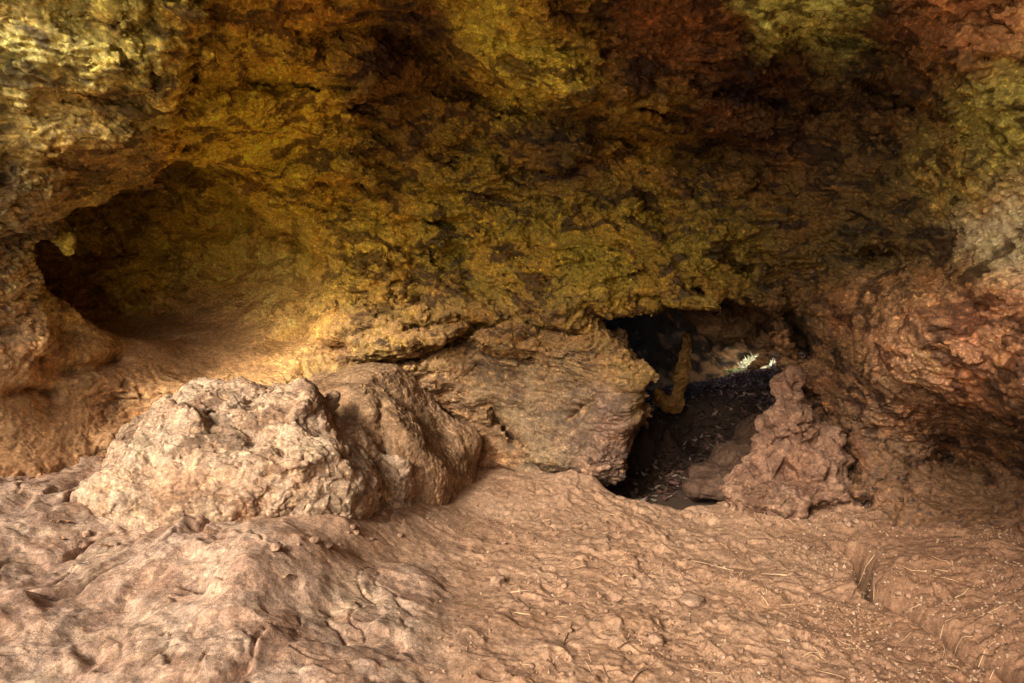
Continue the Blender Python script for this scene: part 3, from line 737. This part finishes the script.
# ------------------------------------------------------------------ boulders
def boulder(c, planes, seed, label, tints, rough_, dustv, splits=(), size=(1.1, .8, .9)):
    """a block bounded by planes (outward normal, distance in m), broken and weathered, then meshed"""
    c = np.array(c); hv = .02
    ax = [np.arange(-a, a, hv) for a in size]
    P = np.stack(np.meshgrid(*ax, indexing='ij'), 3).reshape(-1, 3)
    f = np.full(len(P), -9.0); W0 = _warp(P + seed, 1.2, .10, 3) - seed
    for nx, ny, nz, dd in planes:
        n_ = np.array([nx, ny, nz], float); n_ /= np.linalg.norm(n_); f = smax(f, W0 @ n_ - dd, .055)
    b = np.nonzero(np.abs(f) < .25)[0]; Q = (P[b] + c).astype(np.float32)
    W = _warp(Q + seed, 1.6, .2, 0); W2 = _warp(Q + seed, 4.5, .08, 5)
    A = W * np.array([.7, 1, 1.2], np.float32)
    rel = _facet(A * np.float32(2.0), .55, 18.) * .12 * (.25 + .75 * rough_) + _facet(W2 * np.float32(5), .55, 20.) * .040 * rough_ - _cracks(A, 1.4, .03, 3) * .05 - _cracks(W2, 4, .05, 13) * .03 * rough_ + _fbm(Q * np.float32(9), 3, .5) * .018 * rough_
    x, y, d = project(Q.astype(float)); x = x + _fbm(Q * np.float32(9), 3, .5) * 9
    for pts, w, dp in splits:
        sd, _, t = seg_dist(x, y, pts); rel -= dp * np.exp(-(sd / w) ** 2) * np.minimum(1, np.minimum(t, 1 - t) * 6 + .2)
    f[b] -= rel
    V, Fq = surface_nets(f.reshape([len(a) for a in ax]), -np.array(size), hv); V = taubin(V, Fq, 1)
    Fq = main_body(V, Fq, 2000); V, Fq = compact(V, Fq)
    me = subsurf(mesh_from('boulder', V, Fq), 2); V = get_v(me).astype(float); Nn = get_n(me).astype(float); G = V + c
    V = V + Nn * (facets(warp(G, 11, .03), 12, seed) * .012 * rough_ + facets(warp(G, 20, .015), 27, 4) * .006 + q_led(G) * .010 * rough_ - cracks(warp(G, 8, .03), 9, .05, 3) * .008)[:, None]
    set_v(me, V); G = V + c
    m_ = np.clip(fbm(G, 3, 5, .6, seed) * 1.3 + .5, 0, 1)[:, None]
    t = mineral(G, np.array(tints[0]) * (1 - m_) + np.array(tints[1]) * m_, np.full(len(G), dustv), 2, .8)
    attr_color(me, 'tint', t); attr_float(me, 'dust', np.full(len(G), dustv))
    o = link('boulder', me, M_STONE); o.location = tuple(c); return tag(o, label, 'boulder')
def q_led(G):
    u = (.8 * G[:, 2] + .3 * G[:, 0]) * 16 + 5 * fbm(G, .9, 2, .5, 161) + 2 * fbm(G, 3, 2, .5, 170); q = u - np.floor(u); return q ** 1.3 * sstep(1, .8, q)
b1 = at_depth(234, 514, 3.85)
boulder(b1, [(.05, -.1, 1, .66), (-.62, -.2, .78, .64), (-1, -.3, .1, .74), (.72, -.15, .66, .74), (1, -.3, 0, .76), (0, -.72, .70, .58), (-.45, -.9, .05, .66), (.4, -.9, .2, .66), (0, 1, 0, .35), (0, 0, -1, .6)], 1.0,
        'large pale crusted boulder half buried at left centre, below the alcove', ((.27, .175, .115), (.37, .28, .20)), 1.0, .35)
b2 = at_depth(372, 452, 4.6)
boulder(b2, [(-.05, -.1, 1, .50), (.66, -.22, .72, .37), (-.12, -.90, .45, .36), (-1, -.2, .2, .52), (.95, -.3, 0, .58), (.5, -.8, .3, .44), (0, 1, 0, .45), (0, 0, -1, .5)], 2.0,
        'smaller smooth tan boulder with a split face, right of the large pale one', ((.22, .135, .075), (.28, .18, .105)), .45, .6,
        [([(378, 400), (380, 425), (384, 450), (392, 470), (410, 484)], 3.4, .07), ([(335, 425), (352, 438), (372, 460), (384, 480)], 2.6, .04)])

# knobbly mud-coated rock beside the tunnel mouth, built from fused lumps
def lump_field_mesh(name, parts, hv, seed, amp, tints, label, cat, mat, sub=2, dustv=.5, knob=1.0):
    lo = np.min([np.array(c) - max(r) for c, r in parts], 0) - .12; hi = np.max([np.array(c) + max(r) for c, r in parts], 0) + .12
    ax = [np.arange(lo[i], hi[i], hv) for i in range(3)]
    G = np.stack(np.meshgrid(*ax, indexing='ij'), 3).reshape(-1, 3)
    f = np.full(len(G), -9.0)
    for c, r in parts: f = smax(f, ellip(G, c, r), .05)
    f = f + fbm(G, 5, 3, .5, seed) * .05
    V, Q = surface_nets(f.reshape([len(a) for a in ax]), lo, hv)
    me = subsurf(mesh_from(name, V, Q[:, ::-1]), sub)
    V = get_v(me).astype(float); Nn = get_n(me).astype(float)
    if np.mean(np.sum(Nn * (V - V.mean(0)), 1)) < 0: me.flip_normals(); Nn = -Nn
    W = warp(V, 6, .05, seed)
    c1 = worley(W, 8, seed); c2 = worley(W, 19, seed + 3)
    V = V + Nn * ((np.clip(.62 - c1[:, 0], -.2, 1) * .06 * knob + np.clip(.6 - c2[:, 0], -.2, 1) * .012 * knob + facets(W, 5, seed) * .09 + facets(warp(V, 12, .03), 13, seed) * .035 - cracks(V, 3, .05, seed) * .04 + facets(V, 30, 2) * .008 + fbm(V, 25, 3, .6) * .01) * amp)[:, None]
    set_v(me, V)
    m_ = np.clip(fbm(V, 4, 5, .6, seed) * 1.3 + .5, 0, 1)[:, None]
    attr_color(me, 'tint', mineral(V, np.array(tints[0]) * (1 - m_) + np.array(tints[1]) * m_, np.full(len(V), dustv), 3, .7)); attr_float(me, 'dust', np.full(len(V), dustv))
    org = np.array([V[:, 0].mean(), V[:, 1].mean(), V[:, 2].min()]); set_v(me, V - org)
    o = link(name, me, mat); o.location = tuple(org)
    return tag(o, label, cat)
A = at_depth
lump_field_mesh('rock_outcrop', [(A(789, 398, 4.65), (.075, .10, .16)), (A(786, 425, 4.65), (.12, .16, .16)), (A(803, 470, 4.6), (.26, .24, .20)), (A(825, 488, 4.5), (.16, .16, .10)), (A(766, 458, 4.6), (.11, .14, .13)), (A(745, 488, 4.55), (.16, .14, .12)),
                (A(778, 495, 4.45), (.22, .16, .12)), (A(822, 450, 4.75), (.12, .2, .2))], .022, 3, .8, ((.15, .08, .052), (.23, .14, .095)),
                'knobbly reddish rock spur standing at the right edge of the tunnel mouth', 'rock', M_STONE, dustv=.45)
# flowstone pinnacle just inside the tunnel
fs = [(A(668, 404, 6.3), (.13, .12, .07)), (A(657, 396, 6.3), (.04, .07, .08)), (A(662, 386, 6.3), (.022, .04, .05)), (A(677, 390, 6.3), (.045, .06, .11)), (A(683, 374, 6.3), (.020, .03, .09)),
      (A(686, 358, 6.3), (.012, .02, .08)), (A(688, 344, 6.3), (.010, .012, .05))]
lump_field_mesh('stalagmite', fs, .011, 12, .33, ((.20, .105, .03), (.32, .18, .06)), 'ochre stalagmite with a thin tip inside the dark tunnel', 'stalagmite', M_STONE, dustv=.3)

lump_field_mesh('rock', [(A(742, 462, 5.6), (.22, .35, .16)), (A(720, 480, 5.4), (.20, .3, .12)), (A(697, 489, 5.25), (.10, .12, .07)), (A(765, 440, 5.9), (.2, .4, .2))], .03, 15, .35, ((.075, .042, .028), (.10, .06, .04)),
                'smooth brown mud covered rock just inside the tunnel on its right side', 'rock', M_STONE, dustv=.8, knob=.3)

# ------------------------------------------------------------------ tunnel ground with its leaf litter
TG = [(645, 412, .31), (668, 424, .22), (690, 397, .36), (735, 380, .36), (760, 372, .42), (775, 374, .42), (620, 440, .05), (660, 470, -.25), (700, 470, -.2), (640, 500, -.5), (740, 440, .12), (780, 430, .2), (700, 430, .08)]
tp = [at_z(*c) for c in TG]; X = [(p[0], p[1]) for p in tp]; Z = [c[2] for c in TG]
for x, y, z in [(.2, 5, -.4), (2.2, 5, -.2), (.5, 7, .1), (0, 9, -.3), (1.5, 9, -.15), (3, 7, .45), (5, 9, .6), (5, 11, .6), (2, 11, -.5), (3.4, 11.5, .2)]: X.append((x, y)); Z.append(z)
T_fit = rbf_fit(X, Z, 1e-3)
def tun_h(P2): return T_fit(P2) + fbm(np.column_stack([P2, P2[:, 0] * 0]), 1.8, 4, .5) * .08
me, z, P2 = grid_mesh('tunnel_floor', np.arange(-.6, 5.2, .025), np.arange(5.0, 11.6, .025), tun_h)
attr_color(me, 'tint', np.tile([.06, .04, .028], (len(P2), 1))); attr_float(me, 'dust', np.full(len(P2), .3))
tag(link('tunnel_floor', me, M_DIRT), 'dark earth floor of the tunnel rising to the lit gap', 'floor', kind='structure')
def leaf_quads(P, size, rs, tilt=.5):
    n = len(P); a = rs.uniform(0, 2 * math.pi, n); tx = rs.normal(0, tilt, n); ty = rs.normal(0, tilt, n)
    u = np.stack([np.cos(a), np.sin(a), tx], 1); v = np.stack([-np.sin(a), np.cos(a), ty], 1)
    L = (size * rs.uniform(.6, 1.3, n))[:, None]; w = L * .55
    nn = np.cross(u, v); nn /= np.linalg.norm(nn, axis=1)[:, None]
    pts = [P - u * L, P - v * w * .8 - nn * L * .15, P + u * L + nn * L * .3, P + v * w * .8 - nn * L * .15]
    V = np.stack(pts, 1).reshape(-1, 3); return V, np.arange(4 * n).reshape(n, 4)
rs = np.random.RandomState(5)
n = 15000; t = rs.rand(n)
LX = rs.uniform(.5, 4.6, n); LY = rs.uniform(5.3, 10.6, n)
P2 = np.column_stack([LX, LY]); zz = tun_h(P2); P = np.column_stack([P2, zz + rs.uniform(.004, .035, n)])
Vl, Ql = leaf_quads(P, .035, rs, .35); me = mesh_from('leaf_litter', Vl, Ql)
pal = np.array([(.17, .085, .06), (.09, .045, .035), (.26, .15, .11), (.45, .34, .26), (.08, .05, .035), (.20, .09, .09)])
cc = np.repeat(pal[rs.randint(0, 6, n)], 4, 0); attr_color(me, 'tint', cc)
def leaf_mat(name, rough=.55, trans=.25):
    m, nt = nt_new(name); nn = N(nt)
    tint = nn('ShaderNodeAttribute', attribute_name='tint').outputs['Color']
    P = nn('ShaderNodeNewGeometry').outputs['Position']
    c = nn.mix(nn.ramp(nn.noise(P, 60, 3), .3, .7), nn.mix(1.0, tint, (.75, .75, .75), 'MULTIPLY'), tint)
    bs = nn('ShaderNodeBsdfPrincipled', i={'Base Color': c, 'Roughness': rough, 'Specular IOR Level': .4})
    tr = nn('ShaderNodeBsdfTranslucent', i={'Color': c}); mx = nn('ShaderNodeMixShader', i={0: trans})
    nt.links.new(bs.outputs[0], mx.inputs[1]); nt.links.new(tr.outputs[0], mx.inputs[2])
    nt.links.new(mx.outputs[0], nn('ShaderNodeOutputMaterial').inputs[0]); return m
M_LEAF = leaf_mat('leaf_blades')
tag(link('leaf_litter', me, M_LEAF), 'carpet of fallen brown leaves covering the slope in the tunnel', 'leaf litter', kind='stuff')

# plants in the sunlit gap at the tunnel's end
def plant(name, base, n, rx, rz, leaf, cols, seed, label, group=None):
    rs = np.random.RandomState(seed)
    V = []; Fq = []; C = []; SV = []; SQ = []
    for i in range(n):
        a = rs.uniform(0, 2 * math.pi); r = rx * math.sqrt(rs.rand()); hgt = rz * (1 - (r / rx) ** 2 * .6) * rs.uniform(.45, 1)
        tip = np.array([r * math.cos(a), r * math.sin(a), hgt]); root = tip * [.25, .25, 0]
        side = np.array([-math.sin(a), math.cos(a), 0]) * .003
        k = len(SV); SV += [root - side, root + side, tip + side, tip - side]; SQ.append([k, k + 1, k + 2, k + 3])
        for j in range(5):
            t = rs.uniform(.55, 1.0); p = root + (tip - root) * t
            Vq, _ = leaf_quads(p[None], leaf, rs, .7); k = len(V); V += list(Vq); Fq.append([k, k + 1, k + 2, k + 3]); C += [cols[rs.randint(len(cols))]] * 4
    e = bpy.data.objects.new(name, None); COL.objects.link(e); e.location = tuple(base)
    m1 = mesh_from('foliage', np.array(V), np.array(Fq)); attr_color(m1, 'tint', np.array(C)); link('foliage', m1, M_LEAF, e)
    m2 = mesh_from('stem', np.array(SV), np.array(SQ)); attr_color(m2, 'tint', np.tile([.2, .22, .08], (len(SV), 1))); link('stem', m2, M_LEAF, e)
    tag(e, label, 'plant', group); return e
def on_tun(px_, py_, y_):
    p = at_depth(px_, py_, y_); return (p[0], p[1], float(tun_h(np.array([[p[0], p[1]]]))[0]))
YG = [(.88, .86, .62), (.90, .87, .70), (.80, .80, .48)]
plant('leafy_plant', on_tun(758, 376, 9.4), 190, .24, .22, .05, YG, 1, 'bright sunlit leafy plant at the far end of the tunnel')
plant('leafy_plant', on_tun(738, 380, 9.3), 45, .22, .11, .035, [(.25, .32, .12), (.4, .42, .2)], 2, 'small dim green plant left of the sunlit one in the tunnel')

# ------------------------------------------------------------------ loose things on the floor
from mathutils.bvhtree import BVHTree
_fl = bpy.data.objects['cave_floor'].data; _fv = get_v(_fl)
def ground_z(x, y):
    i = min(max(np.searchsorted(xs, x), 1), len(xs) - 1); j = min(max(np.searchsorted(ys, y), 1), len(ys) - 1)
    return float(_fv[i * len(ys) + j, 2])
def on_floor(px_, py_):
    z = 0.05
    for _ in range(12):
        p = at_z(px_, py_, z); z = .5 * z + .5 * ground_z(p[0], p[1])
    return p[0], p[1], ground_z(p[0], p[1])
def tube_mesh(pts, r0, r1, sides=5):
    pts = np.array(pts, float); V = []; Fq = []
    for i, p in enumerate(pts):
        t = pts[min(i + 1, len(pts) - 1)] - pts[max(i - 1, 0)]; t /= np.linalg.norm(t)
        u = np.cross(t, [0, 0, 1]); u /= max(np.linalg.norm(u), 1e-6); v = np.cross(u, t); r = r0 + (r1 - r0) * i / (len(pts) - 1)
        for k in range(sides):
            a = 2 * math.pi * k / sides; V.append(p + (u * math.cos(a) + v * math.sin(a)) * r)
    for i in range(len(pts) - 1):
        for k in range(sides):
            Fq.append([i * sides + k, i * sides + (k + 1) % sides, (i + 1) * sides + (k + 1) % sides, (i + 1) * sides + k])
    return V, Fq
M_TWIG = plain_material('dry_twig_bark', (.16, .09, .05), .8); M_STRAW = plain_material('dry_straw', (.55, .38, .22), .7, .25)
M_DEAD = plain_material('dead_leaf', (.34, .19, .10), .7, .3); M_PEB = plain_material('pebble_stone', (.32, .20, .13), .9, .3, 40, .6)
RS = random.Random(4)
def scrap(name, mat, px_, py_, L, r, label, cat, group, ang=None, bend=.12, fork=False):
    x, y, z = on_floor(px_, py_); a = RS.uniform(0, math.pi) if ang is None else rad(ang)
    n = 8; pts = []; off = 0
    for i in range(n):
        t = (i / (n - 1) - .5) * L; off += RS.uniform(-bend, bend) * L / n
        qx, qy = x + math.cos(a) * t - math.sin(a) * off, y + math.sin(a) * t + math.cos(a) * off
        pts.append([qx, qy, ground_z(qx, qy) + r * .9])
    for i in range(1, n - 1): pts[i][2] = max(pts[i][2], (pts[i - 1][2] + pts[i + 1][2]) / 2)
    V, Fq = tube_mesh(pts, r, r * .5)
    if fork:
        b = pts[3]; a2 = a + .7; p2 = [[b[0] + math.cos(a2) * L * .12 * k, b[1] + math.sin(a2) * L * .12 * k, b[2] + .002 * k] for k in range(4)]
        V2, F2 = tube_mesh(p2, r * .7, r * .3); Fq = Fq + [[q + len(V) for q in f_] for f_ in F2]; V = V + V2
    V = np.array(V) - np.array([x, y, z]); me = mesh_from(name, V, Fq); o = link(name, me, mat); o.location = (x, y, z)
    return tag(o, label, cat, group)
def floor_pick(lo=560):
    while True:
        a, b = RS.uniform(lo, 1000), 683 - 185 * RS.random() ** 1.1
        if b > 505 and not (a > 820 and b < 560): return a, b
for k in range(46):
    a, b = floor_pick(); scrap('twig', M_TWIG, a, b, RS.uniform(.05, .17), RS.uniform(.0018, .004), 'short dark twig lying flat on the trampled dirt floor', 'twig', 'dark twigs scattered on the dirt floor')
for k in range(70):
    a, b = floor_pick(520); scrap('straw', M_STRAW, a, b, RS.uniform(.03, .12), RS.uniform(.0013, .0028), 'thin pale straw stem lying on the trampled dirt floor', 'straw', 'pale straws scattered on the dirt floor', bend=.05)
for a, b, L, an, lab in [(712, 566, .22, 150, 'long pale reed lying right of the flat stone'), (462, 519, .20, 178, 'long dark twig alone on the smooth pale dust near the boulders'),
                         (935, 668, .30, -35, 'long thin twig on the floor near the bottom right corner')]:
    scrap('twig' if 'twig' in lab else 'reed', M_TWIG if 'twig' in lab else M_STRAW, a, b, L, .003, lab, 'twig' if 'twig' in lab else 'reed', None, an, .05)
for k in range(16):
    scrap('twig', M_TWIG, 872 + RS.gauss(0, 14), 520 + RS.gauss(0, 5), RS.uniform(.06, .2), RS.uniform(.002, .004), 'dark twig in the small heap of twigs below the right wall outcrop', 'twig', 'heap of twigs at the foot of the right wall', fork=RS.random() < .3)
def leaf(px_, py_, L, label, group=None, mat=None):
    x, y, z = on_floor(px_, py_); a = RS.uniform(0, 6.28); n = 9; V = []; Fq = []
    for i in range(n):
        t = i / (n - 1); w = L * .26 * math.sin(math.pi * t ** .8) + .0006
        for sx in (-1, 0, 1):
            lx, ly = (t - .5) * L, sx * w; V.append([lx * math.cos(a) - ly * math.sin(a), lx * math.sin(a) + ly * math.cos(a), .008 + L * .12 * abs(sx) + .10 * L * math.sin(t * 5 + a)])
    for i in range(n - 1):
        for c in (0, 1): k = i * 3 + c; Fq.append([k, k + 3, k + 4, k + 1])
    me = mesh_from('dead_leaf', np.array(V), Fq); o = link('dead_leaf', me, mat or M_DEAD); o.location = (x, y, z); return tag(o, label, 'leaf', group)
for k in range(34):
    a, b = floor_pick(620) if k < 26 else (RS.uniform(20, 110), RS.uniform(520, 560)); leaf(a, b, RS.uniform(.025, .05), 'small curled dead leaf on the dirt between the twigs' if k < 26 else 'small dead leaf on the rock at the left edge', 'dead leaves scattered on the floor' if k < 26 else 'dead leaves at the left edge')
leaf(285, 577, .07, 'pale tan leaf lying alone on the bedrock in front of the large boulder', None, M_STRAW)
import bmesh
def stone(px_, py_, r, flat, label, group=None, sink=.25, mat=None):
    x, y, z = on_floor(px_, py_); bm = bmesh.new(); bmesh.ops.create_icosphere(bm, subdivisions=3, radius=1); me = bpy.data.meshes.new('pebble'); bm.to_mesh(me); bm.free()
    v = get_v(me).astype(float); q = v + RS.uniform(0, 50)
    v = v * (1 + (facets(q, 1.3) * .35 + fbm(q, 2.5, 3) * .2))[:, None] * np.array([r * RS.uniform(.8, 1.25), r * RS.uniform(.7, 1.1), r * flat]); set_v(me, v)
    me.polygons.foreach_set('use_smooth', np.ones(len(me.polygons), bool)); o = link('pebble' if r < .03 else 'stone', me, mat or M_PEB)
    o.location = (x, y, z + r * flat * (1 - 2 * sink)); o.rotation_euler[2] = RS.uniform(0, 6); return tag(o, label, 'pebble' if r < .03 else 'stone', group)
for k in range(110):
    a, b = floor_pick(470) if k < 85 else (RS.uniform(690, 860), RS.uniform(498, 520)); stone(a, b, RS.uniform(.005, .016), .75, 'small earth coloured pebble on the trampled dirt floor', 'pebbles scattered on the dirt floor')
stone(692, 602, .055, .28, 'flat rounded stone pressed into the dirt in the middle of the floor', None, .1)
def along(pts, t):
    k = min(int(t * (len(pts) - 1)), len(pts) - 2); u = t * (len(pts) - 1) - k
    return pts[k][0] + (pts[k + 1][0] - pts[k][0]) * u, pts[k][1] + (pts[k + 1][1] - pts[k][1]) * u
for k in range(16):
    a, b = along([(90, 528), (160, 548), (260, 545), (360, 528), (400, 512), (470, 492)], RS.random()); stone(a + RS.gauss(0, 14), b + abs(RS.gauss(0, 14)), RS.uniform(.006, .028), .7, 'small broken stone at the foot of the pale boulders', 'small rubble at the foot of the boulders')
for k in range(16):
    a, b = along([(722, 506), (770, 520), (835, 512), (870, 520)], RS.random()); stone(a + RS.gauss(0, 10), b + abs(RS.gauss(0, 9)), RS.uniform(.006, .026), .7, 'small broken stone at the foot of the reddish rock spur', 'small rubble at the foot of the spur')
for a, b, r, lab in [(712, 541, .026, 'small roundish stone in front of the tunnel mouth, the nearer one'), (726, 506, .03, 'small stone at the foot of the knobbly outcrop'), (806, 548, .03, 'small stone just left of the gully head'),
                     (497, 583, .045, 'low pale stone half buried in the smooth dust'), (655, 641, .035, 'stone near the bottom edge of the floor')]:
    stone(a, b, r, .6, lab, None, .3)

ng = 9000; rg = np.random.RandomState(21); gp = []
while len(gp) < ng:
    a_ = rg.uniform(430, 1020, 4000); b_ = 505 + 180 * rg.rand(4000) ** 1.2
    w_ = np.array([at_z(p, q, .03) for p, q in zip(a_, b_)]); k_ = fbm(np.column_stack([w_[:, :2], w_[:, 0] * 0]), 2.6, 3, .6, 88) + .25 * sstep(560, 800, a_) - .12
    gp += list(w_[rg.rand(4000) < np.clip(k_ * 2.2, .03, 1)])
gp = np.array(gp[:ng]); gz_ = np.array([ground_z(p[0], p[1]) for p in gp])
bm = bmesh.new(); bmesh.ops.create_icosphere(bm, subdivisions=1, radius=1); tm = bpy.data.meshes.new('t'); bm.to_mesh(tm); bm.free()
tv = get_v(tm).astype(float); tf = get_f(tm); bpy.data.meshes.remove(tm)
rr_ = .0016 + .006 * rg.rand(ng) ** 3.0
Vg = tv[None] * (1 + .35 * rg.normal(size=(ng, len(tv), 1))) * rr_[:, None, None] * rg.uniform(.7, 1.2, (ng, 1, 3)) + np.column_stack([gp[:, 0], gp[:, 1], gz_ + rr_ * .3])[:, None]
me = mesh_from('grit', Vg.reshape(-1, 3), (tf[None] + (np.arange(ng) * len(tv))[:, None, None]).reshape(-1, 3))
me.polygons.foreach_set('use_smooth', np.zeros(len(me.polygons), bool))
cg = np.array([(.34, .21, .13), (.22, .12, .07), (.12, .07, .045), (.42, .31, .22)])[rg.choice(4, ng, p=[.4, .3, .18, .12])]
attr_color(me, 'tint', np.repeat(cg, len(tv), 0)); attr_float(me, 'dust', np.full(ng * len(tv), .5))
tag(link('grit', me, M_DIRT), 'fine grit and crumbs of earth strewn over the trampled floor', 'grit', kind='stuff')

# ------------------------------------------------------------------ world, sun, camera
w = bpy.data.worlds.new('World'); SC.world = w; w.use_nodes = True
nt = w.node_tree; bg = nt.nodes['Background']
sky = nt.nodes.new('ShaderNodeTexSky'); sky.sky_type = 'NISHITA'; sky.sun_disc = False
sky.sun_elevation = rad(SUN_EL); sky.sun_rotation = rad(SUN_AZ % 360); sky.dust_density = 6; sky.air_density = .8
nt.links.new(sky.outputs[0], bg.inputs[0]); bg.inputs[1].default_value = .09
sl = bpy.data.lights.new('sun', 'SUN'); sl.energy = 1.5; sl.angle = rad(10); sl.color = (1, .92, .80)
so = bpy.data.objects.new('sun', sl); COL.objects.link(so)
so.rotation_euler = Vector(-sdir).to_track_quat('-Z', 'Y').to_euler(); so.location = tuple(sdir * 20)
cd_ = bpy.data.cameras.new('camera'); cam = bpy.data.objects.new('camera', cd_); COL.objects.link(cam)
cd_.sensor_width = 36; cd_.lens = 36 * F / 1024; cd_.clip_end = 2000; cd_.clip_start = .02
cam.location = tuple(CAM); cam.rotation_euler = (rad(90) - PITCH, 0, 0); SC.camera = cam
SC.view_settings.view_transform = 'Standard'; SC.view_settings.look = 'None'; SC.view_settings.exposure = 1.62; SC.view_settings.gamma = 1
SC.cycles.use_adaptive_sampling = False; SC.cycles.use_denoising = True; SC.cycles.denoising_prefilter = 'NONE'; SC.cycles.max_bounces = 4; SC.cycles.diffuse_bounces = 4
